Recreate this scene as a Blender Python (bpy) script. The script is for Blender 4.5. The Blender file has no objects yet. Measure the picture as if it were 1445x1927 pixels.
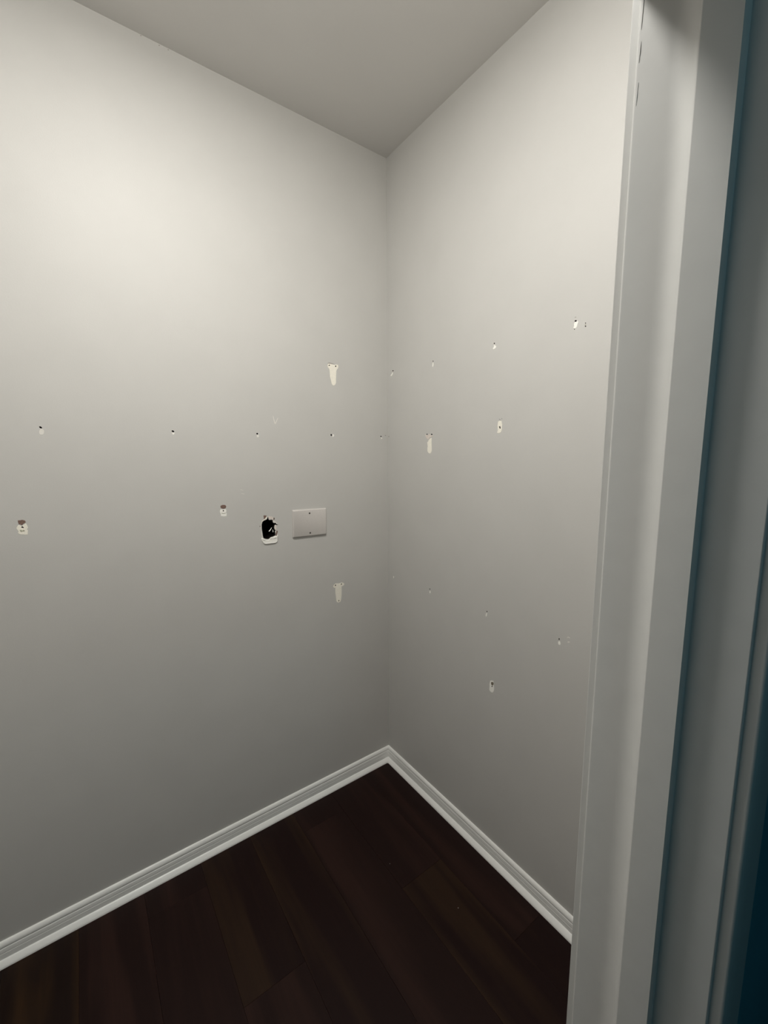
import bpy, bmesh, math, random, json
from mathutils import Vector, Matrix
from mathutils.geometry import tessellate_polygon
random.seed(7)
C = bpy.context.scene.collection
SC = bpy.context.scene

# ---------------------------------------------------------------- camera
XR, YB, CE, HB = 1.2013, 1.6314, 2.886, 0.076      # right wall x, left (far) wall y, ceiling, baseboard height
XL, YH = -0.95, -1.25                               # hidden side wall of the closet, back of the hallway
J = 0.470                                           # right jamb face
YI, YO = 0.230, 0.094                               # inner and outer face of the doorway wall
cam_d = bpy.data.cameras.new('camera'); cam = bpy.data.objects.new('camera', cam_d); C.objects.link(cam)
cam_d.sensor_fit = 'HORIZONTAL'; cam_d.sensor_width = 36.0
cam_d.lens = 36.0 * 786.66 / 1445.0
cam_d.clip_start = 0.01
yaw, pitch, roll = 0.625883, -0.136339, -0.005634
fw = Vector((math.sin(yaw)*math.cos(pitch), math.cos(yaw)*math.cos(pitch), math.sin(pitch)))
rt = Vector((math.cos(yaw), -math.sin(yaw), 0)); up = rt.cross(fw)
r2 = math.cos(roll)*rt + math.sin(roll)*up; u2 = -math.sin(roll)*rt + math.cos(roll)*up
M = Matrix((r2, u2, -fw)).transposed().to_4x4(); M.translation = Vector((0, 0, 1.599))
cam.matrix_world = M
SC.camera = cam

# ---------------------------------------------------------------- light
SC.view_settings.view_transform = 'Standard'
SC.view_settings.look = 'None'
SC.view_settings.gamma = 1.0
SC.view_settings.use_curve_mapping = False
SC.view_settings.exposure = 0.0
w = bpy.data.worlds.new('world'); SC.world = w; w.use_nodes = True
w.node_tree.nodes['Background'].inputs[0].default_value = (0, 0, 0, 1)
w.node_tree.nodes['Background'].inputs[1].default_value = 0.0
LX, LY, LZ = 0.20, 0.66, CE - 0.105
def area(name, loc, size, power, color, shape='DISK'):
    d = bpy.data.lights.new(name, 'AREA'); d.shape = shape; d.size = size; d.energy = power; d.color = color
    o = bpy.data.objects.new(name, d); C.objects.link(o); o.location = loc
    return o
CLOSET_W, BOWL_W, HALL_W = 17.8, 8.8, 3.0
pd = bpy.data.lights.new('closet_bulb', 'POINT'); pd.energy = BOWL_W; pd.color = (1.0, 0.975, 0.935); pd.shadow_soft_size = 0.075
closet_bulb = bpy.data.objects.new('closet_bulb', pd); C.objects.link(closet_bulb); closet_bulb.location = (LX, LY, LZ)
closet_lamp = area('closet_lamp', (LX, LY, CE-0.03), 0.24, CLOSET_W, (1.0, 0.975, 0.935))
hall_fill = area('hall_fill', (0.05, -1.0, CE - 0.03), 0.30, HALL_W, (0.50, 0.87, 1.0))  # added cool fill for the hallway side of the frame, no known lamp

# ---------------------------------------------------------------- materials
def new_mat(name):
    m = bpy.data.materials.new(name); m.use_nodes = True
    nt = m.node_tree; return m, nt, nt.nodes['Principled BSDF']
def paint(name, col, rough, spec=0.5, mottle=0.03, scale=40, bump=0.0, bscale=300, bdist=0.0005, var=None):
    m, nt, b = new_mat(name)
    n = nt.nodes.new('ShaderNodeTexNoise'); n.inputs['Scale'].default_value = scale; n.inputs['Detail'].default_value = 4
    tc = nt.nodes.new('ShaderNodeTexCoord'); nt.links.new(tc.outputs['Object'], n.inputs['Vector'])
    cr = nt.nodes.new('ShaderNodeValToRGB')
    a = [max(0, c*(1-mottle)) for c in col]; z = [min(1, c*(1+mottle)) for c in (var or col)]
    cr.color_ramp.elements[0].position = 0.35; cr.color_ramp.elements[1].position = 0.65
    cr.color_ramp.elements[0].color = (*a, 1); cr.color_ramp.elements[1].color = (*z, 1)
    nt.links.new(n.outputs['Fac'], cr.inputs['Fac']); nt.links.new(cr.outputs['Color'], b.inputs['Base Color'])
    b.inputs['Roughness'].default_value = rough; b.inputs['Specular IOR Level'].default_value = spec
    if bump:
        n2 = nt.nodes.new('ShaderNodeTexNoise'); n2.inputs['Scale'].default_value = bscale; n2.inputs['Detail'].default_value = 3
        nt.links.new(tc.outputs['Object'], n2.inputs['Vector'])
        bp = nt.nodes.new('ShaderNodeBump'); bp.inputs['Strength'].default_value = bump; bp.inputs['Distance'].default_value = bdist
        nt.links.new(n2.outputs['Fac'], bp.inputs['Height']); nt.links.new(bp.outputs['Normal'], b.inputs['Normal'])
    return m
M_WALL = paint('warm_grey_wall_paint', (0.58, 0.571, 0.545), 0.55, 0.32, 0.012, 6, 0.35, 260, 0.0004)
M_CEIL = paint('flat_ceiling_paint', (0.68, 0.665, 0.64), 0.85, 0.3, 0.01, 5, 0.3, 200, 0.0005)
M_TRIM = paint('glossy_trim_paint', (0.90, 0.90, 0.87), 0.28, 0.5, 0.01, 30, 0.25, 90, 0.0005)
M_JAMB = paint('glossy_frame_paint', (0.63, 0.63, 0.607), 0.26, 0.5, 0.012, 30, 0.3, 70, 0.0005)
M_TEAL = paint('dark_teal_wall_paint', (0.07, 0.26, 0.33), 0.6, 0.4, 0.05, 8)
M_CREAM = paint('bare_drywall_cream', (0.93, 0.895, 0.79), 0.9, 0.2, 0.06, 500)
M_WHITE = paint('white_filler', (0.95, 0.94, 0.88), 0.9, 0.2, 0.05, 600)
M_PALE = paint('pale_filler', (0.76, 0.74, 0.69), 0.9, 0.2, 0.06, 600)
M_PINK = paint('torn_paper_pinkish', (0.74, 0.67, 0.61), 0.9, 0.2, 0.15, 500)
M_BROWN = paint('torn_paper_brown', (0.21, 0.135, 0.11), 0.9, 0.2, 0.3, 500)
M_BROWN2 = paint('torn_paper_umber', (0.20, 0.165, 0.125), 0.9, 0.2, 0.2, 500)
M_STAIN = paint('glue_olive', (0.42, 0.41, 0.31), 0.8, 0.3, 0.15, 500)
M_GREYM = paint('scuffed_paint', (0.33, 0.31, 0.28), 0.8, 0.3, 0.15, 500)
M_HOLE = paint('hole_shade', (0.018, 0.015, 0.011), 0.95, 0.05, 0.3, 300)  # shade inside the holes put into the colour; bare gypsum is pale
M_CAV = paint('wall_cavity_dark', (0.006, 0.005, 0.005), 0.95, 0.02, 0.3, 60)  # near-black base paints in the darkness of the wall cavity
M_PLATE = paint('plate_plastic', (0.60, 0.57, 0.54), 0.42, 0.5, 0.03, 400, 0.3, 900, 0.0002)
M_SCREW = paint('dark_screw_metal', (0.04, 0.037, 0.03), 0.5, 0.5, 0.1, 400)
M_METAL = paint('white_lamp_housing', (0.8, 0.8, 0.78), 0.4, 0.5, 0.01, 20)
M_CRUMB = paint('plaster_crumb', (0.35, 0.34, 0.32), 0.9, 0.2, 0.05, 600)

def wood(name, base, streak, off):
    m, nt, b = new_mat(name)
    tc = nt.nodes.new('ShaderNodeTexCoord'); mp = nt.nodes.new('ShaderNodeMapping')
    mp.inputs['Scale'].default_value = (9, 0.9, 9); mp.inputs['Location'].default_value = (off, off*2.3, 0)
    nt.links.new(tc.outputs['Object'], mp.inputs['Vector'])
    oi = nt.nodes.new('ShaderNodeObjectInfo')
    ad = nt.nodes.new('ShaderNodeVectorMath'); ad.operation = 'ADD'
    cx = nt.nodes.new('ShaderNodeCombineXYZ'); ml = nt.nodes.new('ShaderNodeMath'); ml.operation = 'MULTIPLY'; ml.inputs[1].default_value = 37.0
    nt.links.new(oi.outputs['Random'], ml.inputs[0]); nt.links.new(ml.outputs[0], cx.inputs[0]); nt.links.new(ml.outputs[0], cx.inputs[1])
    nt.links.new(mp.outputs[0], ad.inputs[0]); nt.links.new(cx.outputs[0], ad.inputs[1])
    n = nt.nodes.new('ShaderNodeTexNoise'); n.inputs['Scale'].default_value = 1.0; n.inputs['Detail'].default_value = 3; n.inputs['Distortion'].default_value = 0.6
    nt.links.new(ad.outputs[0], n.inputs['Vector'])
    cr = nt.nodes.new('ShaderNodeValToRGB'); e = cr.color_ramp.elements
    e[0].position = 0.46; e[0].color = (*base, 1); e[1].position = 0.64; e[1].color = (*streak, 1)
    nt.links.new(n.outputs['Fac'], cr.inputs['Fac'])
    mp2 = nt.nodes.new('ShaderNodeMapping'); mp2.inputs['Scale'].default_value = (160, 5, 160)
    nt.links.new(tc.outputs['Object'], mp2.inputs['Vector'])
    n2 = nt.nodes.new('ShaderNodeTexNoise'); n2.inputs['Scale'].default_value = 1.0; n2.inputs['Detail'].default_value = 5
    nt.links.new(mp2.outputs[0], n2.inputs['Vector'])
    mx = nt.nodes.new('ShaderNodeMix'); mx.data_type = 'RGBA'; mx.blend_type = 'MULTIPLY'; mx.inputs[0].default_value = 0.35
    nt.links.new(cr.outputs['Color'], mx.inputs[6]); nt.links.new(n2.outputs['Fac'], mx.inputs[7])
    nt.links.new(mx.outputs[2], b.inputs['Base Color'])
    b.inputs['Roughness'].default_value = 0.42; b.inputs['Specular IOR Level'].default_value = 0.12
    return m
WOODS = [wood('dark_wood_red', (0.0150, 0.0060, 0.0052), (0.029, 0.0145, 0.0080), 0),
         wood('dark_wood_brown', (0.0145, 0.0068, 0.0050), (0.037, 0.0185, 0.0078), 3.1),
         wood('dark_wood_umber', (0.0175, 0.0075, 0.0062), (0.029, 0.0130, 0.0100), 7.7)]

# ---------------------------------------------------------------- mesh helpers
def obj(name, bm, m, parent=None, label=None, smooth=False):
    me = bpy.data.meshes.new(name)
    bmesh.ops.recalc_face_normals(bm, faces=bm.faces)
    bm.to_mesh(me); bm.free(); me.materials.append(m)
    if smooth:
        for p in me.polygons: p.use_smooth = True
        try: me.set_sharp_from_angle(angle=math.radians(38))
        except Exception: pass
    o = bpy.data.objects.new(name, me); C.objects.link(o)
    if parent: o.parent = parent
    if label: o['label'] = label
    return o
def struct(o, label=None):
    o['kind'] = 'structure'
    if label: o['label'] = label
    return o
def box(bm, x0, x1, y0, y1, z0, z1):
    v = [bm.verts.new(p) for p in ((x0,y0,z0),(x1,y0,z0),(x1,y1,z0),(x0,y1,z0),(x0,y0,z1),(x1,y0,z1),(x1,y1,z1),(x0,y1,z1))]
    for f in ((0,3,2,1),(4,5,6,7),(0,1,5,4),(1,2,6,5),(2,3,7,6),(3,0,4,7)): bm.faces.new([v[i] for i in f])
def boxes(*b):
    bm = bmesh.new()
    for q in b: box(bm, *q)
    return bm
def extrude(bm, prof, fa, fb):
    """prof: closed 2D outline; fa/fb map a 2D point to the two ends"""
    a = [bm.verts.new(fa(*p)) for p in prof]; b = [bm.verts.new(fb(*p)) for p in prof]
    n = len(prof)
    for i in range(n): bm.faces.new((a[i], a[(i+1) % n], b[(i+1) % n], b[i]))
    bm.faces.new(a[::-1]); bm.faces.new(b)
def vert(prof, z0, z1):
    bm = bmesh.new(); extrude(bm, prof, lambda x, y: (x, y, z0), lambda x, y: (x, y, z1)); return bm
def inside(p, poly):
    c = False; n = len(poly)
    for i in range(n):
        a, b = poly[i], poly[(i+1) % n]
        if (a[1] > p[1]) != (b[1] > p[1]) and p[0] < (b[0]-a[0])*(p[1]-a[1])/(b[1]-a[1])+a[0]: c = not c
    return c
def tess(bm, loops, mp, d):
    """cap with holes at depth d"""
    vs = [[bm.verts.new(mp(s, z, d)) for s, z in lp] for lp in loops]
    flat = [v for l in vs for v in l]
    for t in tessellate_polygon([[Vector((s, z, 0)) for s, z in lp] for lp in loops]):
        try: bm.faces.new([flat[i] for i in t])
        except ValueError: pass
    return vs
def shrink(poly, k):
    cx = sum(p[0] for p in poly)/len(poly); cy = sum(p[1] for p in poly)/len(poly)
    r = max(math.hypot(p[0]-cx, p[1]-cy) for p in poly)
    f = max(0.3, 1-k/r)
    return [(cx+(p[0]-cx)*f, cy+(p[1]-cy)*f) for p in poly]
# maps: (s along the wall, z, d out of the wall surface)
mapL = lambda s, z, d: (s, YB - d, z)
mapR = lambda s, z, d: (XR - d, s, z)
# holes, torn patches and filler on the two walls: [wall, kind, name, outline in metres (along the wall, height), label]
MARKS = [
    ['L', 'cream', 'bare_patch', [(0.889, 1.9823), (0.8977, 1.984), (0.9079, 1.983), (0.9182, 1.982), (0.9234, 1.9819), (0.9312, 1.9842), (0.9391, 1.9838), (0.9405, 1.9764), (0.9387, 1.9696), (0.9333, 1.9639), (0.9301, 1.9576), (0.9283, 1.9397), (0.9274, 1.9219), (0.9273, 1.9086), (0.924, 1.9005), (0.9181, 1.896), (0.9121, 1.8952), (0.9063, 1.9011), (0.9035, 1.913), (0.8988, 1.9301), (0.898, 1.9498), (0.8963, 1.9605), (0.8901, 1.9674), (0.8884, 1.9727)], 'cream bare patch where a hook was torn off above the cover plate'],
    ['L', 'hole', 'screw_hole', [(0.8997, 1.9783), (0.8991, 1.9765), (0.8968, 1.975), (0.8942, 1.9748), (0.8927, 1.9759), (0.8933, 1.9777), (0.8956, 1.9791), (0.8982, 1.9793)], ''],
    ['L', 'hole', 'screw_hole', [(0.9305, 1.977), (0.9298, 1.9752), (0.9281, 1.9738), (0.926, 1.9736), (0.9243, 1.9745), (0.9237, 1.9763), (0.9244, 1.9782), (0.9261, 1.9795), (0.9282, 1.9797), (0.9299, 1.9788)], ''],
    ['L', 'grey', 'scuff_mark', [(0.8865, 1.9842), (0.8952, 1.9878), (0.908, 1.9872), (0.9208, 1.9845), (0.9208, 1.983), (0.9053, 1.984), (0.89, 1.9842)], 'dark torn paint edge'],
    ['L', 'cream', 'bare_patch', [(0.8915, 1.0008), (0.8906, 1.006), (0.8954, 1.0114), (0.9024, 1.0158), (0.9107, 1.015), (0.9218, 1.0126), (0.9303, 1.0138), (0.9388, 1.0145), (0.9458, 1.0106), (0.9499, 1.0042), (0.9456, 0.9992), (0.9384, 0.9968), (0.9344, 0.9955), (0.9348, 0.9745), (0.9332, 0.9519), (0.9302, 0.932), (0.9263, 0.9236), (0.9169, 0.9221), (0.9086, 0.9259), (0.9054, 0.9335), (0.9041, 0.9503), (0.9014, 0.9737), (0.9014, 0.9964), (0.8964, 0.9968)], 'cream bare patch below the cover plate'],
    ['L', 'hole', 'screw_hole', [(0.9044, 1.0062), (0.9023, 1.0046), (0.9001, 1.0049), (0.8991, 1.0069), (0.9, 1.0094), (0.9021, 1.011), (0.9044, 1.0106), (0.9053, 1.0087)], ''],
    ['L', 'hole', 'screw_hole', [(0.9364, 1.0066), (0.9357, 1.005), (0.934, 1.0044), (0.9319, 1.0048), (0.9302, 1.0061), (0.9296, 1.0078), (0.9303, 1.0094), (0.932, 1.01), (0.9341, 1.0096), (0.9357, 1.0083)], ''],
    ['L', 'hole', 'screw_hole', [(0.9205, 0.9295), (0.9187, 0.9281), (0.9167, 0.9283), (0.9155, 0.9301), (0.916, 0.9324), (0.9178, 0.9339), (0.9199, 0.9336), (0.921, 0.9318)], ''],
    ['L', 'hole', 'screw_hole', [(-0.0813, 1.6834), (-0.0826, 1.6824), (-0.0847, 1.6825), (-0.0868, 1.6837), (-0.0881, 1.6856), (-0.0881, 1.6874), (-0.0868, 1.6885), (-0.0847, 1.6884), (-0.0826, 1.6871), (-0.0813, 1.6852)], ''],
    ['L', 'pale', 'plaster_spot', [(-0.0778, 1.672), (-0.079, 1.6673), (-0.0815, 1.6638), (-0.0846, 1.6625), (-0.0875, 1.6636), (-0.0893, 1.667), (-0.0897, 1.6717), (-0.0885, 1.6764), (-0.086, 1.6799), (-0.0829, 1.6813), (-0.08, 1.6801), (-0.0781, 1.6767)], 'pale round filler spot'],
    ['L', 'hole', 'screw_hole', [(0.2778, 1.6823), (0.2763, 1.681), (0.2738, 1.6807), (0.2713, 1.6817), (0.2696, 1.6835), (0.2694, 1.6854), (0.2709, 1.6867), (0.2734, 1.687), (0.2759, 1.686), (0.2776, 1.6842)], ''],
    ['L', 'white', 'plaster_spot', [(0.27, 1.6785), (0.2776, 1.679), (0.2777, 1.6752), (0.2738, 1.6718), (0.2706, 1.6739)], ''],
    ['L', 'hole', 'screw_hole', [(0.575, 1.6815), (0.5736, 1.6799), (0.5713, 1.6793), (0.5692, 1.6801), (0.5679, 1.6818), (0.568, 1.6838), (0.5694, 1.6854), (0.5716, 1.686), (0.5738, 1.6852), (0.5751, 1.6835)], ''],
    ['L', 'pale', 'plaster_spot', [(0.5778, 1.6734), (0.5768, 1.6702), (0.5744, 1.6683), (0.5715, 1.6682), (0.5693, 1.6701), (0.5685, 1.6732), (0.5696, 1.6763), (0.572, 1.6783), (0.5748, 1.6784), (0.5771, 1.6765)], ''],
    ['L', 'hole', 'screw_hole', [(0.902, 1.6857), (0.9018, 1.6829), (0.9003, 1.681), (0.8981, 1.6806), (0.896, 1.6819), (0.8948, 1.6844), (0.895, 1.6872), (0.8965, 1.6891), (0.8988, 1.6895), (0.9009, 1.6882)], ''],
    ['L', 'white', 'plaster_spot', [(0.9051, 1.6889), (0.9114, 1.6883), (0.9123, 1.681), (0.9069, 1.6761), (0.9032, 1.6786)], ''],
    ['L', 'hole', 'screw_hole', [(1.1681, 1.6847), (1.1673, 1.6832), (1.1653, 1.6823), (1.1628, 1.6822), (1.1608, 1.6831), (1.16, 1.6845), (1.1608, 1.686), (1.1628, 1.6869), (1.1653, 1.687), (1.1673, 1.6861)], ''],
    ['L', 'white', 'plaster_spot', [(1.1714, 1.6758), (1.1703, 1.6733), (1.1677, 1.6723), (1.165, 1.6732), (1.164, 1.6757), (1.1651, 1.6781), (1.1677, 1.6792), (1.1703, 1.6782)], ''],
    ['L', 'brown', 'torn_paper', [(-0.1621, 1.4119), (-0.1569, 1.4117), (-0.152, 1.4125), (-0.1462, 1.4098), (-0.1445, 1.4047), (-0.1482, 1.4012), (-0.1514, 1.3996), (-0.154, 1.396), (-0.1575, 1.3986), (-0.1615, 1.4009), (-0.1624, 1.4066)], 'brown torn paper'],
    ['L', 'cream', 'bare_patch', [(-0.1618, 1.3978), (-0.1584, 1.3958), (-0.155, 1.3935), (-0.1523, 1.3961), (-0.1483, 1.3996), (-0.1446, 1.4003), (-0.1428, 1.3942), (-0.1414, 1.3876), (-0.1444, 1.383), (-0.1426, 1.3788), (-0.1441, 1.3671), (-0.149, 1.3665), (-0.1537, 1.3682), (-0.1585, 1.3684), (-0.1631, 1.3709), (-0.1655, 1.3741), (-0.1635, 1.3795), (-0.1656, 1.3833), (-0.1678, 1.388), (-0.1665, 1.3926)], 'cream bare patch with an anchor hole under brown torn paper'],
    ['L', 'hole', 'screw_hole', [(-0.157, 1.3894), (-0.1557, 1.3923), (-0.1536, 1.393), (-0.1518, 1.3912), (-0.1502, 1.3878), (-0.1517, 1.3874), (-0.1542, 1.3886)], ''],
    ['L', 'stain', 'glue_stain', [(-0.1614, 1.3825), (-0.1584, 1.3833), (-0.155, 1.3806), (-0.1512, 1.3825), (-0.1489, 1.3803), (-0.1502, 1.3759), (-0.1541, 1.3773), (-0.1578, 1.3758), (-0.1607, 1.3784)], ''],
    ['L', 'brown', 'torn_paper', [(0.4188, 1.4116), (0.4262, 1.4143), (0.4358, 1.4128), (0.439, 1.4064), (0.4357, 1.4006), (0.4282, 1.3991), (0.4206, 1.4014), (0.4172, 1.4065)], ''],
    ['L', 'white', 'bare_patch', [(0.4184, 1.3981), (0.4277, 1.3959), (0.4369, 1.3968), (0.4385, 1.3905), (0.437, 1.3841), (0.439, 1.3782), (0.4378, 1.3697), (0.4276, 1.3698), (0.4175, 1.3716), (0.417, 1.3797), (0.4142, 1.3889), (0.4154, 1.3949)], ''],
    ['L', 'hole', 'screw_hole', [(0.4299, 1.3912), (0.429, 1.3896), (0.4271, 1.389), (0.4252, 1.3899), (0.4245, 1.3917), (0.4254, 1.3934), (0.4273, 1.3939), (0.4292, 1.393)], ''],
    ['L', 'stain', 'glue_stain', [(0.419, 1.384), (0.4282, 1.382), (0.4362, 1.3832), (0.436, 1.3809), (0.4281, 1.3796), (0.4193, 1.3816)], ''],
    ['L', 'pale', 'scratch', [(0.6365, 1.7541), (0.6391, 1.7549), (0.6459, 1.7276), (0.6448, 1.7224), (0.6426, 1.7244)], ''],
    ['L', 'pale', 'scratch', [(0.6578, 1.7479), (0.6595, 1.7467), (0.6478, 1.7225), (0.6452, 1.7224), (0.6463, 1.727)], ''],
    ['L', 'pale', 'scratch', [(0.4947, 1.4691), (0.5068, 1.4654), (0.5067, 1.4639), (0.4946, 1.4671)], ''],
    ['L', 'pale', 'scratch', [(0.4981, 1.4545), (0.5102, 1.4511), (0.5101, 1.4497), (0.498, 1.4524)], ''],
    ['L', 'bighole', 'wall_hole', [(0.5998, 1.3511), (0.6017, 1.3437), (0.6033, 1.339), (0.6175, 1.3385), (0.6191, 1.3335), (0.6197, 1.3269), (0.6246, 1.3242), (0.6309, 1.3244), (0.6339, 1.3188), (0.6411, 1.3163), (0.6348, 1.3145), (0.6284, 1.3176), (0.625, 1.3129), (0.6237, 1.3042), (0.6261, 1.2973), (0.6291, 1.2923), (0.6278, 1.2827), (0.6283, 1.2729), (0.6159, 1.2686), (0.6079, 1.2669), (0.6033, 1.2635), (0.5965, 1.2608), (0.5866, 1.2629), (0.5775, 1.2671), (0.576, 1.2725), (0.5743, 1.2878), (0.5723, 1.3065), (0.5727, 1.3238), (0.5762, 1.3342), (0.5823, 1.3388), (0.591, 1.3406), (0.596, 1.344), (0.5971, 1.3496)], 'ragged dark hole broken through the drywall'],
    ['L', 'lump', 'plaster_lip', [(0.5697, 1.2694), (0.5727, 1.2686), (0.5764, 1.2633), (0.5864, 1.2594), (0.5974, 1.2576), (0.6043, 1.2612), (0.6081, 1.2656), (0.6135, 1.2653), (0.6287, 1.2711), (0.6341, 1.2691), (0.636, 1.2729), (0.6388, 1.2721), (0.6369, 1.2616), (0.636, 1.2494), (0.6321, 1.2443), (0.6249, 1.2421), (0.6102, 1.2423), (0.5923, 1.2422), (0.5801, 1.2431), (0.5738, 1.2479), (0.5695, 1.2556), (0.5681, 1.2635)], 'white plaster lip'],
    ['L', 'brown', 'torn_paper', [(0.5813, 1.3593), (0.5877, 1.36), (0.5948, 1.3572), (0.5919, 1.3522), (0.5873, 1.3475), (0.5831, 1.3427), (0.5822, 1.3499)], ''],
    ['L', 'cream', 'torn_paper', [(0.5947, 1.355), (0.5976, 1.3517), (0.5951, 1.3454), (0.5888, 1.3417), (0.5825, 1.3393), (0.5749, 1.3352), (0.572, 1.3368), (0.5791, 1.3413), (0.5873, 1.347), (0.5919, 1.3516)], ''],
    ['L', 'pinkish', 'torn_paper', [(0.6009, 1.3549), (0.6128, 1.3525), (0.6216, 1.3486), (0.6272, 1.3433), (0.6242, 1.3357), (0.6192, 1.3353), (0.6163, 1.3399), (0.6083, 1.3424), (0.6027, 1.3464)], ''],
    ['L', 'brown', 'torn_paper', [(0.6201, 1.3466), (0.6265, 1.3469), (0.628, 1.3406), (0.6234, 1.3379), (0.6194, 1.3387), (0.624, 1.3423)], ''],
    ['L', 'pale', 'torn_paper', [(0.6242, 1.3357), (0.6309, 1.3297), (0.6364, 1.3239), (0.6402, 1.3177), (0.6353, 1.3196), (0.6314, 1.3252), (0.6251, 1.3254), (0.6207, 1.3285), (0.62, 1.3339)], ''],
    ['L', 'pinkish', 'torn_paper', [(0.6292, 1.3166), (0.6328, 1.3145), (0.632, 1.3066), (0.6338, 1.2965), (0.6296, 1.2936), (0.6266, 1.2984), (0.6247, 1.3048), (0.6259, 1.3121)], ''],
    ['L', 'cream', 'torn_paper', [(0.6263, 1.2909), (0.6299, 1.2896), (0.6311, 1.2846), (0.6278, 1.2836)], ''],
    ['L', 'brown', 'torn_paper', [(0.6332, 1.2919), (0.6386, 1.2908), (0.6375, 1.2847), (0.6349, 1.2788), (0.6323, 1.2711), (0.6287, 1.2715), (0.6293, 1.2803), (0.632, 1.2853)], ''],
    ['L', 'pale', 'torn_paper', [(0.5723, 1.3359), (0.5753, 1.3348), (0.5717, 1.3261), (0.57, 1.3046), (0.5723, 1.2869), (0.5746, 1.2701), (0.5707, 1.2719), (0.5684, 1.2874), (0.5678, 1.3135), (0.569, 1.3285)], ''],
    ['L', 'brown', 'torn_paper', [(0.5671, 1.3166), (0.5664, 1.3146), (0.5649, 1.3143), (0.5638, 1.3158), (0.5639, 1.318), (0.5651, 1.3193), (0.5665, 1.3187)], ''],
    ['L', 'crest', 'plaster_lip', [(0.5714, 1.2679), (0.5766, 1.2628), (0.5853, 1.26), (0.5841, 1.2566), (0.5764, 1.2585), (0.5712, 1.2631)], ''],
    ['L', 'crest', 'plaster_lip', [(0.604, 1.2634), (0.6077, 1.2678), (0.6112, 1.2656), (0.612, 1.2615), (0.6078, 1.2594)], ''],
    ['L', 'crest', 'plaster_lip', [(0.6158, 1.2664), (0.6282, 1.2698), (0.634, 1.2669), (0.6324, 1.2626), (0.6235, 1.2623), (0.6165, 1.2619)], ''],
    ['L', 'grey', 'scuff_mark', [(1.1936, 1.6892), (1.1926, 1.6877), (1.1901, 1.6871), (1.1877, 1.6876), (1.1867, 1.689), (1.1877, 1.6905), (1.1902, 1.6911), (1.1926, 1.6906)], ''],
    ['R', 'grey', 'scuff_mark', [(1.6164, 1.6843), (1.6172, 1.682), (1.6193, 1.6812), (1.6214, 1.6822), (1.6223, 1.6845), (1.6214, 1.6868), (1.6193, 1.6876), (1.6172, 1.6866)], ''],
    ['L', 'grey', 'paint_crack', [(0.2665, 2.883), (0.2655, 2.882), (0.2639, 2.8816), (0.2627, 2.8819), (0.2626, 2.8829), (0.2636, 2.8838), (0.2651, 2.8843), (0.2663, 2.8839)], ''],
    ['L', 'grey', 'paint_crack', [(0.3168, 2.8817), (0.3158, 2.8807), (0.3142, 2.8803), (0.3129, 2.8806), (0.3128, 2.8816), (0.3138, 2.8826), (0.3154, 2.883), (0.3167, 2.8827)], ''],
    ['L', 'grey', 'paint_crack', [(0.3427, 2.882), (0.3417, 2.881), (0.34, 2.8806), (0.3388, 2.8809), (0.3386, 2.8819), (0.3396, 2.8829), (0.3413, 2.8833), (0.3426, 2.883)], ''],
    ['R', 'hole', 'screw_hole', [(1.581, 1.9793), (1.5823, 1.9778), (1.5854, 1.9777), (1.5886, 1.9788), (1.5898, 1.9807), (1.5885, 1.9822), (1.5854, 1.9824), (1.5823, 1.9812)], ''],
    ['R', 'white', 'plaster_spot', [(1.5887, 1.9744), (1.5838, 1.9713), (1.5871, 1.9642), (1.5952, 1.9584), (1.6034, 1.9587), (1.6018, 1.9646), (1.5944, 1.9687)], ''],
    ['R', 'hole', 'screw_hole', [(1.3123, 1.9742), (1.3131, 1.9729), (1.3151, 1.9726), (1.3172, 1.9736), (1.318, 1.9752), (1.3172, 1.9766), (1.3152, 1.9768), (1.3132, 1.9759)], ''],
    ['R', 'white', 'plaster_spot', [(1.317, 1.9692), (1.3125, 1.9689), (1.3121, 1.9592), (1.3142, 1.9529), (1.3187, 1.9532), (1.3182, 1.9623)], ''],
    ['R', 'hole', 'screw_hole', [(0.9998, 1.979), (1.0003, 1.9778), (1.0018, 1.9773), (1.0037, 1.9777), (1.0052, 1.9788), (1.0059, 1.9803), (1.0053, 1.9814), (1.0039, 1.9819), (1.002, 1.9815), (1.0004, 1.9804)], ''],
    ['R', 'white', 'plaster_spot', [(1.0043, 1.9752), (0.9991, 1.9723), (0.9948, 1.9683), (0.9942, 1.9643), (0.9978, 1.9611), (1.0056, 1.9595), (1.0089, 1.963), (1.0058, 1.9666), (1.0036, 1.9697)], ''],
    ['R', 'hole', 'screw_hole', [(0.704, 1.9811), (0.704, 1.9797), (0.7052, 1.9787), (0.7073, 1.9783), (0.7093, 1.9788), (0.7106, 1.9799), (0.7106, 1.9813), (0.7093, 1.9823), (0.7073, 1.9827), (0.7052, 1.9822)], ''],
    ['R', 'white', 'plaster_spot', [(0.7099, 1.9775), (0.7034, 1.977), (0.7013, 1.9792), (0.6988, 1.9756), (0.7007, 1.9707), (0.7016, 1.9643), (0.7046, 1.9598), (0.7101, 1.9599), (0.7135, 1.9627), (0.7112, 1.9666), (0.7119, 1.9734)], 'bright white bare patch beneath a dark hole'],
    ['R', 'hole', 'screw_hole', [(0.708, 1.9576), (0.7085, 1.9569), (0.7096, 1.9568), (0.7108, 1.9574), (0.7113, 1.9584), (0.7109, 1.9591), (0.7098, 1.9592), (0.7086, 1.9586)], ''],
    ['R', 'hole', 'screw_hole', [(0.6754, 1.9667), (0.6759, 1.9659), (0.6771, 1.9658), (0.6783, 1.9665), (0.6789, 1.9676), (0.6784, 1.9684), (0.6772, 1.9685), (0.676, 1.9678)], ''],
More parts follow.
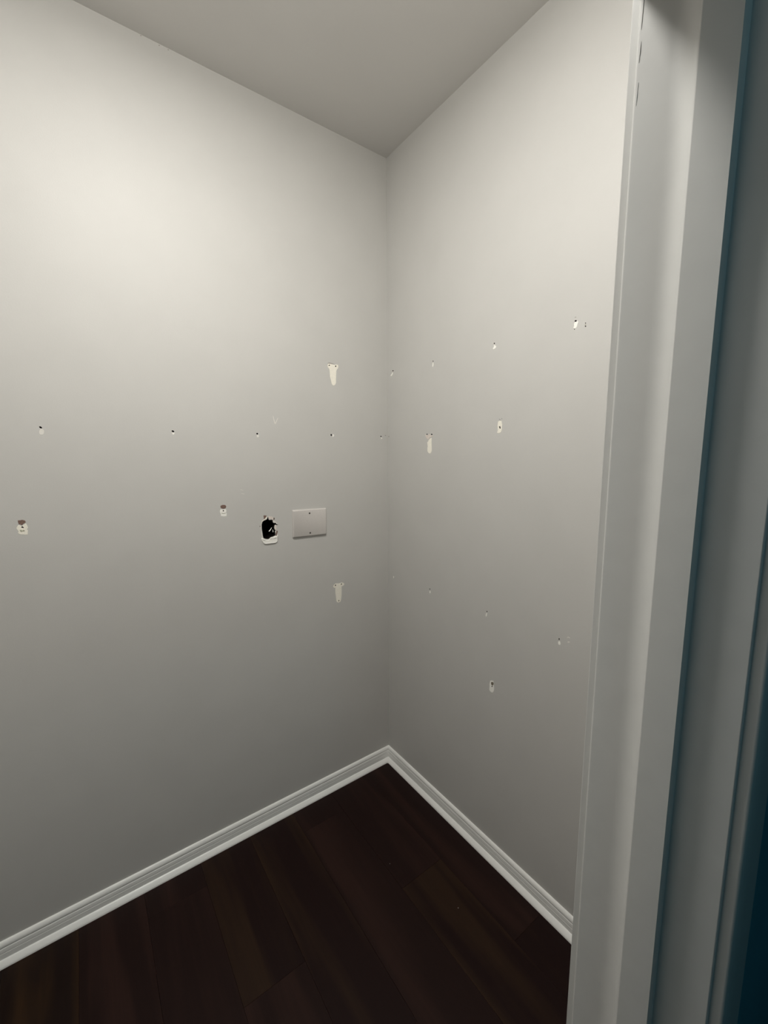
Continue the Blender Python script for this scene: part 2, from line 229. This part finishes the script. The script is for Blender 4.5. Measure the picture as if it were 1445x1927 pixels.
    ['R', 'hole', 'screw_hole', [(0.6744, 1.958), (0.675, 1.9569), (0.6765, 1.9568), (0.6781, 1.9577), (0.6788, 1.9591), (0.6783, 1.9601), (0.6767, 1.9603), (0.6751, 1.9594)], ''],
    ['R', 'stain', 'glue_stain', [(0.6748, 1.9623), (0.6753, 1.9613), (0.6765, 1.9611), (0.6777, 1.9619), (0.6783, 1.9631), (0.6779, 1.9641), (0.6767, 1.9643), (0.6754, 1.9635)], ''],
    ['R', 'pinkish', 'bare_patch', [(1.3592, 1.6831), (1.3524, 1.6797), (1.3443, 1.6789), (1.339, 1.6813), (1.3337, 1.6838), (1.3291, 1.6831), (1.327, 1.6778), (1.3211, 1.6762), (1.3132, 1.6777), (1.31, 1.6758), (1.3145, 1.6725), (1.3203, 1.671), (1.3282, 1.6688), (1.3361, 1.6623), (1.3414, 1.6607), (1.3502, 1.6681), (1.357, 1.6745)], ''],
    ['R', 'hole', 'screw_hole', [(1.344, 1.6833), (1.3452, 1.6816), (1.348, 1.6811), (1.3509, 1.6819), (1.3521, 1.6837), (1.3509, 1.6853), (1.3481, 1.6859), (1.3452, 1.6851)], ''],
    ['R', 'hole', 'screw_hole', [(1.3137, 1.681), (1.3156, 1.6796), (1.3194, 1.6795), (1.3229, 1.6808), (1.324, 1.6827), (1.3221, 1.6841), (1.3183, 1.6842), (1.3148, 1.6829)], ''],
    ['R', 'cream', 'bare_patch', [(1.338, 1.6588), (1.3308, 1.6643), (1.3216, 1.6679), (1.3189, 1.6661), (1.3194, 1.6499), (1.3185, 1.6323), (1.3175, 1.6147), (1.3194, 1.6089), (1.3233, 1.605), (1.3299, 1.6024), (1.3393, 1.606), (1.3441, 1.6127), (1.3449, 1.6239), (1.343, 1.6328), (1.3452, 1.6461), (1.346, 1.651), (1.3406, 1.6527)], 'long cream bare patch beneath two screw holes'],
    ['R', 'cream', 'bare_patch', [(0.9757, 1.7123), (0.9697, 1.7137), (0.9615, 1.7135), (0.9599, 1.7076), (0.9582, 1.6995), (0.9588, 1.6912), (0.9593, 1.6814), (0.9617, 1.6743), (0.9676, 1.672), (0.9745, 1.6712), (0.9788, 1.6736), (0.9763, 1.6812), (0.9771, 1.6886), (0.9778, 1.6963), (0.9768, 1.705)], 'cream bare patch around one anchor hole'],
    ['R', 'hole', 'screw_hole', [(0.9714, 1.693), (0.969, 1.6951), (0.9649, 1.6947), (0.9654, 1.6918), (0.9635, 1.6886), (0.9654, 1.6861), (0.9682, 1.687), (0.9688, 1.6903)], ''],
    ['R', 'grey', 'scuff_mark', [(0.9723, 1.7212), (0.9676, 1.7179), (0.963, 1.7165), (0.9629, 1.7153), (0.9685, 1.7162), (0.9727, 1.7194)], ''],
    ['R', 'grey', 'scuff_mark', [(0.9632, 1.7231), (0.959, 1.7202), (0.9576, 1.718), (0.9617, 1.7193)], ''],
    ['R', 'white', 'plaster_spot', [(1.5806, 1.0047), (1.5817, 1.0003), (1.5841, 0.998), (1.5866, 0.9991), (1.5875, 1.0031), (1.5865, 1.0075), (1.5841, 1.0098), (1.5816, 1.0086)], ''],
    ['R', 'hole', 'screw_hole', [(1.318, 1.0131), (1.319, 1.0113), (1.3214, 1.0101), (1.3239, 1.0101), (1.3249, 1.0113), (1.3239, 1.0131), (1.3215, 1.0144), (1.319, 1.0144)], ''],
    ['R', 'white', 'plaster_spot', [(1.3154, 1.0003), (1.3165, 0.9952), (1.3194, 0.9924), (1.3224, 0.9936), (1.3237, 0.9981), (1.3225, 1.0032), (1.3196, 1.0059), (1.3167, 1.0047)], ''],
    ['R', 'hole', 'screw_hole', [(0.9985, 1.0098), (0.9992, 1.0079), (1.0009, 1.0067), (1.0028, 1.0068), (1.0036, 1.0082), (1.0029, 1.0101), (1.0011, 1.0113), (0.9993, 1.0112)], ''],
    ['R', 'white', 'plaster_spot', [(1.0029, 1.003), (0.9993, 1.0037), (1.0001, 0.9963), (1.0024, 0.9888), (1.0064, 0.9879), (1.0062, 0.9954)], ''],
    ['R', 'hole', 'screw_hole', [(0.703, 1.0095), (0.7035, 1.0072), (0.705, 1.0058), (0.7066, 1.0061), (0.7074, 1.0079), (0.7068, 1.0101), (0.7053, 1.0115), (0.7038, 1.0112)], ''],
    ['R', 'white', 'plaster_spot', [(0.7077, 0.9998), (0.7023, 1.0026), (0.6998, 0.9974), (0.7001, 0.9911), (0.7041, 0.9889), (0.7076, 0.9915)], ''],
    ['R', 'pale', 'scratch', [(0.6794, 1.0225), (0.6754, 1.0274), (0.6689, 1.0259), (0.6695, 1.0247), (0.6752, 1.025), (0.6783, 1.0215)], ''],
    ['R', 'pale', 'plaster_spot', [(0.669, 1.0115), (0.67, 1.0095), (0.6728, 1.0078), (0.6757, 1.0073), (0.677, 1.0085), (0.6759, 1.0105), (0.6731, 1.0122), (0.6702, 1.0127)], ''],
    ['R', 'white', 'bare_patch', [(0.9754, 0.7403), (0.9705, 0.7452), (0.9663, 0.744), (0.9619, 0.7482), (0.9603, 0.7447), (0.9594, 0.7335), (0.9572, 0.7293), (0.9558, 0.72), (0.9565, 0.7102), (0.9597, 0.7018), (0.9656, 0.6971), (0.9739, 0.6979), (0.9787, 0.7035), (0.9776, 0.7162), (0.9785, 0.7267)], 'pale bare patch with brown torn paper low on the wall'],
    ['R', 'brownlow', 'torn_paper', [(0.9712, 0.7383), (0.9612, 0.7429), (0.959, 0.7379), (0.9597, 0.7303), (0.9637, 0.7271), (0.9693, 0.7279), (0.971, 0.7323)], ''],
    ['R', 'hole', 'screw_hole', [(0.9695, 0.72), (0.9666, 0.7249), (0.9636, 0.7258), (0.962, 0.724), (0.9655, 0.7206)], ''],
    ['R', 'grey', 'scuff_mark', [(0.7113, 1.991), (0.7081, 1.9923), (0.7055, 1.9913), (0.709, 1.9896)], ''],
]
WIRES = [((0.6034, 1.2912), (0.619, 1.304)), ((0.6211, 1.2863), (0.6243, 1.2947))]
CR = [(0.8582, 1.1614), (0.9576, 0.8884)]

# ---------------------------------------------------------------- closet shell
def wall_with_pits(name, mp, s0, s1, z0, z1, thick, loops, depth):
    bm = bmesh.new()
    outer = [(s0, z0), (s1, z0), (s1, z1), (s0, z1)]
    vs = tess(bm, [outer] + loops, mp, 0.0)
    back = [bm.verts.new(mp(s, z, -thick)) for s, z in outer]
    bm.faces.new(back)
    for i in range(4): bm.faces.new((vs[0][i], vs[0][(i+1) % 4], back[(i+1) % 4], back[i]))
    for lp, l in zip(loops, vs[1:]):
        dd = depth(lp); n = len(l)
        b = [bm.verts.new(mp(s, z, -dd)) for s, z in lp]
        for i in range(n): bm.faces.new((l[i], b[i], b[(i+1) % n], l[(i+1) % n]))
        bm.faces.new(b)
    return obj(name, bm, M_WALL)
def pits(W): return [[tuple(q) for q in m[3]] for m in MARKS if m[0] == W and m[1] in ('hole', 'bighole')]
def pit_depth(lp):
    w_ = max(p[0] for p in lp)-min(p[0] for p in lp)
    return 0.090 if w_ > 0.03 else 0.030
wall_left = struct(wall_with_pits('wall_left', mapL, XL-0.1, XR+0.1, 0.0, CE, 0.10, pits('L'), pit_depth), 'warm grey painted wall on the left with a broken hole and blank plate')
wall_right = struct(wall_with_pits('wall_right', mapR, YI-0.0, YB, 0.0, CE, 0.10, pits('R'), pit_depth), 'warm grey painted wall between the corner and the door frame')
struct(obj('wall_side', boxes((XL-0.1, XL, YI, YB, 0, CE)), M_WALL))
struct(obj('wall_front', boxes((J+0.02, XR+0.1, YO+0.004, YI, 0, CE), (XL-0.1, -0.37, YO+0.004, YI, 0, CE), (-0.37, J+0.02, YO+0.004, YI, 2.062, CE)), M_WALL), 'wall holding the doorway')
hw = struct(obj('wall_hallway', boxes((J+0.02, XR+0.1, YO, YO+0.004, 0, CE), (XL-0.1, -0.37, YO, YO+0.004, 0, CE), (-0.37, J+0.02, YO, YO+0.004, 2.062, CE),
    (XR, XR+0.1, YH, YO, 0, CE), (XL-0.1, XL, YH, YO, 0, CE), (XL-0.1, XR+0.1, YH-0.1, YH, 0, CE)), M_TEAL), 'dark teal painted hallway wall outside the door frame')
struct(obj('ceiling', boxes((XL-0.1, XR+0.1, YH-0.1, YB+0.1, CE, CE+0.08)), M_CEIL), 'plain grey white ceiling')

# floor: sub-floor slab with individual planks lying on it
floor = struct(obj('floor', boxes((XL-0.1, XR+0.1, YH-0.1, YB+0.1, -0.06, -0.010)), M_CAV), 'dark brown wood laminate plank floor')
PW, PL = 0.195, 1.22
row = 0; x = 0.06 - 6*PW
while x < XR + 0.05:
    x0, x1 = max(x, XL-0.08), min(x+PW, XR+0.08)
    off = (row*0.43 + random.uniform(-.08, .08)) % PL
    y = YB + 0.08 - off
    ends = [YB+0.08]
    while y > YH-0.05: ends.append(y); y -= PL
    ends.append(YH-0.05)
    for a, b in zip(ends[1:], ends[:-1]):
        if b-a < 0.02 or x1-x0 < 0.02: continue
        g = 0.00015; c = 0.0004
        bm = bmesh.new()
        X0, X1, Y0, Y1 = x0+g, x1-g, a+g, b-g
        lo = [bm.verts.new(q) for q in ((X0,Y0,-0.010),(X1,Y0,-0.010),(X1,Y1,-0.010),(X0,Y1,-0.010))]
        mi = [bm.verts.new(q) for q in ((X0,Y0,-c),(X1,Y0,-c),(X1,Y1,-c),(X0,Y1,-c))]
        hi = [bm.verts.new(q) for q in ((X0+c,Y0+c,0),(X1-c,Y0+c,0),(X1-c,Y1-c,0),(X0+c,Y1-c,0))]
        bm.faces.new(lo[::-1]); bm.faces.new(hi)
        for i in range(4):
            j = (i+1) % 4
            bm.faces.new((lo[i], lo[j], mi[j], mi[i])); bm.faces.new((mi[i], mi[j], hi[j], hi[i]))
        obj('plank', bm, random.choice(WOODS), floor)
    x += PW; row += 1

# baseboards: moulded profile (distance from wall, height) with a quarter-round shoe
base_prof = [(0, 0), (0.010, 0), (0.010, 0.054), (0.0095, 0.0555), (0.0085, 0.0562), (0.0085, 0.0580), (0.0095, 0.0587), (0.0100, 0.0605), (0.0095, 0.066), (0.0078, 0.0705), (0.0050, 0.0745), (0.0030, HB), (0, HB)]
groove = [(0, 0), (0.010, 0), (0.010, 0.0375), (0.0093, 0.0383), (0.0093, 0.0397), (0.010, 0.0405)] + base_prof[2:]
shoe_prof = [(0.010, 0), (0.0250, 0), (0.0248, 0.0030), (0.0238, 0.0056), (0.0218, 0.0086), (0.0190, 0.0120), (0.0160, 0.0152), (0.0130, 0.0180), (0.0112, 0.0192), (0.0100, 0.0196)]
def run_left(prof):        # along the left wall, mitred at the corner
    bm = bmesh.new(); extrude(bm, prof, lambda d, z: (XL, YB-d, z), lambda d, z: (XR-d, YB-d, z)); return bm
def run_right(prof):
    bm = bmesh.new(); extrude(bm, prof, lambda d, z: (XR-d, YB-d, z), lambda d, z: (XR-d, YI, z)); return bm
for nm, run, lb in (('baseboard_left', run_left, 'white moulded baseboard along the left wall'), ('baseboard_right', run_right, 'white moulded baseboard along the right wall')):
    b = struct(obj(nm, run(groove), M_TRIM, smooth=True), lb)
    obj('shoe_moulding', run(shoe_prof), M_TRIM, b, smooth=True)

# ---------------------------------------------------------------- doorway
door = bpy.data.objects.new('door_1', None); C.objects.link(door); door.location = (0.06, 0.16, 0); struct(door, 'glossy painted door frame without its door')
def part(o):
    o.parent = door; o.matrix_parent_inverse = Matrix.Translation(-door.location); return o
def rnd(cx, cy, r, a0, a1, n=5):
    return [(cx+r*math.cos(math.radians(a0+(a1-a0)*i/n)), cy+r*math.sin(math.radians(a0+(a1-a0)*i/n))) for i in range(n+1)]
def mirror(pr): return [(0.12-px, py) for px, py in pr]      # left side of the opening
HZ = 2.042
R1 = 0.0034
jamb = [(J+0.02, YO)] + rnd(J+0.0012, YO+0.0012, 0.0012, 270, 180, 3) + rnd(J+R1, YI-R1, R1, 180, 90, 6) + [(J+0.02, YI)]
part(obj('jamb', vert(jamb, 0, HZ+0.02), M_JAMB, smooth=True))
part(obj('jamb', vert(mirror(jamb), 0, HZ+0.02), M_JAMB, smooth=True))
SX = J-0.0160
tm = math.radians(50)
cove = [(J-0.0155*(1-math.cos(tm*i/10))/(1-math.cos(tm)), 0.1965-0.0262*math.sin(tm*i/10)/math.sin(tm)) for i in range(11)]
stop = [(J, 0.1399)] + [(SX, 0.1399)] + rnd(SX+0.0012, 0.1692, 0.0012, 180, 130, 4) + cove[::-1]
part(obj('door_stop', vert(stop, 0, HZ-0.016), M_JAMB, smooth=True))
part(obj('door_stop', vert(mirror(stop), 0, HZ-0.016), M_JAMB, smooth=True))
bm = bmesh.new(); hp = [(py, HZ+(px-J)) for px, py in jamb]
extrude(bm, hp, lambda y, z: (-0.35, y, z), lambda y, z: (J, y, z)); part(obj('head_jamb', bm, M_JAMB, smooth=True))
bm = bmesh.new(); hs = [(py, HZ+(px-J)) for px, py in stop]
extrude(bm, hs, lambda y, z: (-0.35, y, z), lambda y, z: (J, y, z)); part(obj('door_stop', bm, M_JAMB, smooth=True))
# casings: inner side (closet) and outer side (hallway); width 57 mm
CI = J+0.0055
ci = [(CI, YI)] + rnd(CI+0.0012, YI+0.0078, 0.0012, 180, 100, 4) + [(CI+0.012, YI+0.0105), (CI+0.030, YI+0.0120), (CI+0.048, YI+0.0160), (CI+0.055, YI+0.0160), (CI+0.057, YI+0.0140), (CI+0.057, YI)]
co = [(px, YI+YO-py) for px, py in ci]
co = [(CI, YO)] + rnd(CI+0.0030, YO-0.0080, 0.0030, 180, 250, 5) + [(CI+0.012, YO-0.0112), (CI+0.054, YO-0.0135), (CI+0.057, YO-0.0120), (CI+0.057, YO)]
M_CASO = M_JAMB
for prof, mt in ((ci, M_JAMB), (co, M_CASO)):
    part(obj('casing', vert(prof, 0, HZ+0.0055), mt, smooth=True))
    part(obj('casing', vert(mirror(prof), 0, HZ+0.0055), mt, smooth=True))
    bm = bmesh.new(); hp = [(py, HZ+(px-J)) for px, py in prof]
    extrude(bm, hp, lambda y, z: (0.12-CI-0.057, y, z), lambda y, z: (CI+0.057, y, z)); part(obj('head_casing', bm, mt, smooth=True))
# caulk ridges and chipped paint on the inner edge of the right jamb, near the top
def ridge(z0, z1, w_, seed):
    rr = random.Random(seed); bm = bmesh.new(); n = 8; ring = []
    for i in range(n+1):
        t = i/n; z = z0+(z1-z0)*t; s = math.sin(math.pi*t)**0.6; ww = w_*s*rr.uniform(.6, 1.2)+0.0001; y = YI-0.0040-0.0008*t
        ring.append([bm.verts.new(q) for q in ((J+0.0003, y+ww, z), (J-0.5*ww-0.0001, y, z), (J+0.0003, y-ww, z))])
    for a, b in zip(ring[:-1], ring[1:]):
        for k in range(2): bm.faces.new((a[k], a[k+1], b[k+1], b[k]))
    bm.faces.new(ring[0]); bm.faces.new(ring[-1][::-1])
    return part(obj('paint_ridge', bm, M_JAMB, label='chipped ridge of thick paint'))
ridge(2.000, 2.030, 0.0007, 1); ridge(1.972, 1.990, 0.0008, 2); ridge(1.935, 1.955, 0.0006, 3)

# ---------------------------------------------------------------- marks on the walls
KM = dict(cream=M_CREAM, white=M_WHITE, pale=M_PALE, pinkish=M_PINK, brown=M_BROWN, brownlow=M_BROWN2, stain=M_STAIN, grey=M_GREYM, lump=M_WHITE, crest=M_WHITE)
KH = dict(cream=0.0006, white=0.0006, pale=0.0005, pinkish=0.0009, brown=0.0009, brownlow=0.0009, stain=0.0009, grey=0.0004, lump=0.0045, crest=0.0062)
patches = []
for W, kind, name, poly, label in MARKS:
    if kind in ('hole', 'bighole'): continue
    mp = mapL if W == 'L' else mapR
    wall = wall_left if W == 'L' else wall_right
    poly = [tuple(q) for q in poly]
    holes = [h for h in pits(W) if all(inside(q, poly) for q in h)] if kind in ('cream', 'white', 'pinkish') else []
    h = KH[kind]
    bm = bmesh.new()
    top = shrink(poly, h*(0.8 if kind != 'lump' else 0.5))
    vs = tess(bm, [top] + holes, mp, h)
    lo = [bm.verts.new(mp(s, z, 0.00002)) for s, z in poly]; n = len(lo)
    for i in range(n): bm.faces.new((vs[0][i], vs[0][(i+1) % n], lo[(i+1) % n], lo[i]))
    for hl, l in zip(holes, vs[1:]):
        b = [bm.verts.new(mp(s, z, 0.0)) for s, z in hl]; n = len(l)
        for i in range(n): bm.faces.new((l[i], b[i], b[(i+1) % n], l[(i+1) % n]))
    if kind == 'lump':
        rr = random.Random(4)
        for v in vs[0]:
            o_ = rr.uniform(-0.0008, 0.0006); v.co.y -= o_
    o = obj(name, bm, KM[kind], wall, label)
    patches.append((W, poly, o))
def cup(poly, mp, depth, r0=0.0):
    bm = bmesh.new(); n = len(poly); p2 = shrink(poly, 0.0001)
    a = [bm.verts.new(mp(s, z, -r0)) for s, z in p2]; b = [bm.verts.new(mp(s, z, -depth)) for s, z in p2]
    for i in range(n): bm.faces.new((a[i], a[(i+1) % n], b[(i+1) % n], b[i]))
    bm.faces.new(b); return bm
for W, kind, name, poly, label in MARKS:
    if kind not in ('hole', 'bighole'): continue
    mp = mapL if W == 'L' else mapR
    par = wall_left if W == 'L' else wall_right
    poly = [tuple(q) for q in poly]
    for w2, pp, po in patches:
        if w2 == W and po.name.startswith('bare_patch') and all(inside(q, pp) for q in poly): par = po
    if kind == 'hole':
        obj(name, cup(poly, mp, 0.0285), M_HOLE, par, label)
    else:
        hole = obj(name, cup(poly, mp, 0.0880, 0.0125), M_CAV, par, label)
        # gypsum edge of the board, in the dark hole-shade colour, then two slivers of cut wire deep inside
        bm = bmesh.new(); n = len(poly); p2 = shrink(poly, 0.0002)
        a = [bm.verts.new(mp(s, z, 0)) for s, z in p2]; b = [bm.verts.new(mp(s, z, -0.012)) for s, z in p2]
        for i in range(n): bm.faces.new((a[i], a[(i+1) % n], b[(i+1) % n], b[i]))
        obj('gypsum_edge', bm, M_HOLE, hole, 'broken board edge')
        def sliver(p0, p1, w0, w1, d0, d1):
            bm = bmesh.new(); q0 = Vector((p0[0], 0, p0[1])); q1 = Vector((p1[0], 0, p1[1])); dr = (q1-q0).normalized(); sd = Vector((dr.z, 0, -dr.x))
            rings = []
            for k in range(7):
                t = k/6; c = q0.lerp(q1, t); c.y = YB+d0+(d1-d0)*t; ww = w0+(w1-w0)*t; bend = 0.0012*math.sin(t*math.pi)
                rings.append([bm.verts.new(c+sd*(ww*math.cos(a_)+bend)+Vector((0, ww*math.sin(a_), 0))) for a_ in [j*math.pi/3 for j in range(6)]])
            for r_a, r_b in zip(rings[:-1], rings[1:]):
                for j in range(6): bm.faces.new((r_a[j], r_a[(j+1) % 6], r_b[(j+1) % 6], r_b[j]))
            bm.faces.new(rings[0]); bm.faces.new(rings[-1][::-1]); return bm
        obj('wire', sliver(WIRES[0][0], WIRES[0][1], 0.0022, 0.0011, 0.006, 0.016), M_WHITE, hole, 'cut white wire end')
        obj('wire', sliver(WIRES[1][0], WIRES[1][1], 0.0019, 0.0009, 0.008, 0.020), M_PALE, hole, 'cut white wire end')

# ---------------------------------------------------------------- blank cover plate
plate = bpy.data.objects.new('cover_plate', None); C.objects.link(plate)
plate['label'] = 'blank rectangular off-white cover plate screwed to the left wall beside the broken hole'; plate['category'] = 'wall plate'
plate.location = (0.7823, YB, 1.3107); plate.rotation_euler = (0, math.radians(1.1), 0)
bm = bmesh.new(); PW2, PH2, T = 0.0792, 0.0588, 0.0085
lv = [(0, 0, 0.0), (0, 0, 0.0040), (0.0024, 0.0030, 0.0078), (0.0036, 0.0044, T)]
rings = []
def rrect(hx, hz, r, y):
    o_ = []
    for cx_, cz_, a0 in ((hx-r, hz-r, 0), (-hx+r, hz-r, 90), (-hx+r, -hz+r, 180), (hx-r, -hz+r, 270)):
        for k in range(4):
            a_ = math.radians(a0+30*k); o_.append((cx_+r*math.cos(a_), y, cz_+r*math.sin(a_)))
    return o_
for ix, iz, d in lv: rings.append([bm.verts.new(q) for q in rrect(PW2-ix, PH2-iz, 0.0035, -d)])
for ra, rb in zip(rings[:-1], rings[1:]):
    n = len(ra)
    for i in range(n): bm.faces.new((ra[i], ra[(i+1) % n], rb[(i+1) % n], rb[i]))
bm.faces.new(rings[-1]); bm.faces.new(rings[0][::-1])
obj('plate', bm, M_PLATE, plate, smooth=True)
for sx, sz in ((-0.003, 0.0415), (-0.001, -0.0440)):
    bm = bmesh.new(); n = 14
    r_ = [[bm.verts.new((sx+rr_*math.cos(2*math.pi*i/n), -dd, sz+rr_*math.sin(2*math.pi*i/n))) for i in range(n)] for rr_, dd in ((0.0038, T-0.0005), (0.0036, T+0.0006), (0.0024, T+0.0010))]
    for ra, rb in zip(r_[:-1], r_[1:]):
        for i in range(n): bm.faces.new((ra[i], ra[(i+1) % n], rb[(i+1) % n], rb[i]))
    bm.faces.new(r_[-1]); bm.faces.new(r_[0][::-1])
    sc_ = obj('screw', bm, M_SCREW, plate, 'dark screw head')

# ---------------------------------------------------------------- crumbs on the floor
def crumb(x, y, s, label, seed):
    rr = random.Random(seed); bm = bmesh.new(); bmesh.ops.create_icosphere(bm, subdivisions=1, radius=s)
    for v in bm.verts: v.co *= rr.uniform(.6, 1.15); v.co.z *= .6
    zl = min(v.co.z for v in bm.verts)
    for v in bm.verts: v.co.z -= zl
    o = obj('plaster_crumb', bm, M_WHITE if seed == 1 else M_CRUMB); o.location = (x, y, 0.0); o['label'] = label; o['category'] = 'debris'
crumb(XR-0.027, YB-0.027, 0.0024, 'tiny white plaster crumb in the floor corner where both baseboards meet', 1)
crumb(CR[0][0], CR[0][1], 0.0016, 'tiny pale crumb on the dark floor straight below the room corner', 2)
crumb(CR[1][0], CR[1][1], 0.0020, 'tiny pale crumb on the dark floor nearer the right baseboard', 3)

# ---------------------------------------------------------------- lamps' fixtures
def fixture(name, lamp, x, y, r, label):
    f = bpy.data.objects.new(name, None); C.objects.link(f); f.location = (x, y, CE); f['label'] = label; f['category'] = 'light'
    bm = bmesh.new(); n = 48; pr = [(r+0.02, 0), (r+0.02, -0.018), (r+0.012, -0.026), (r+0.002, -0.026), (r+0.002, -0.004), (0.002, -0.004)]
    rg = [[bm.verts.new((a_*math.cos(2*math.pi*i/n), a_*math.sin(2*math.pi*i/n), z)) for i in range(n)] for a_, z in pr]
    for ra, rb in zip(rg[:-1], rg[1:]):
        for i in range(n): bm.faces.new((ra[i], ra[(i+1) % n], rb[(i+1) % n], rb[i]))
    bm.faces.new(rg[-1])
    obj('housing', bm, M_METAL, f, smooth=True)
    lamp.parent = f; lamp.location = (0, 0, -0.030)
    if lamp is closet_lamp: closet_bulb.parent = f; closet_bulb.location = (0, 0, LZ-CE)
fixture('ceiling_light', closet_lamp, LX, LY, 0.12, 'round flush ceiling light inside the closet, left of the corner')
fixture('ceiling_light', hall_fill, 0.05, -1.0, 0.15, 'added round dim fill light on the unseen hallway ceiling')  # fixture made up to carry the hallway fill
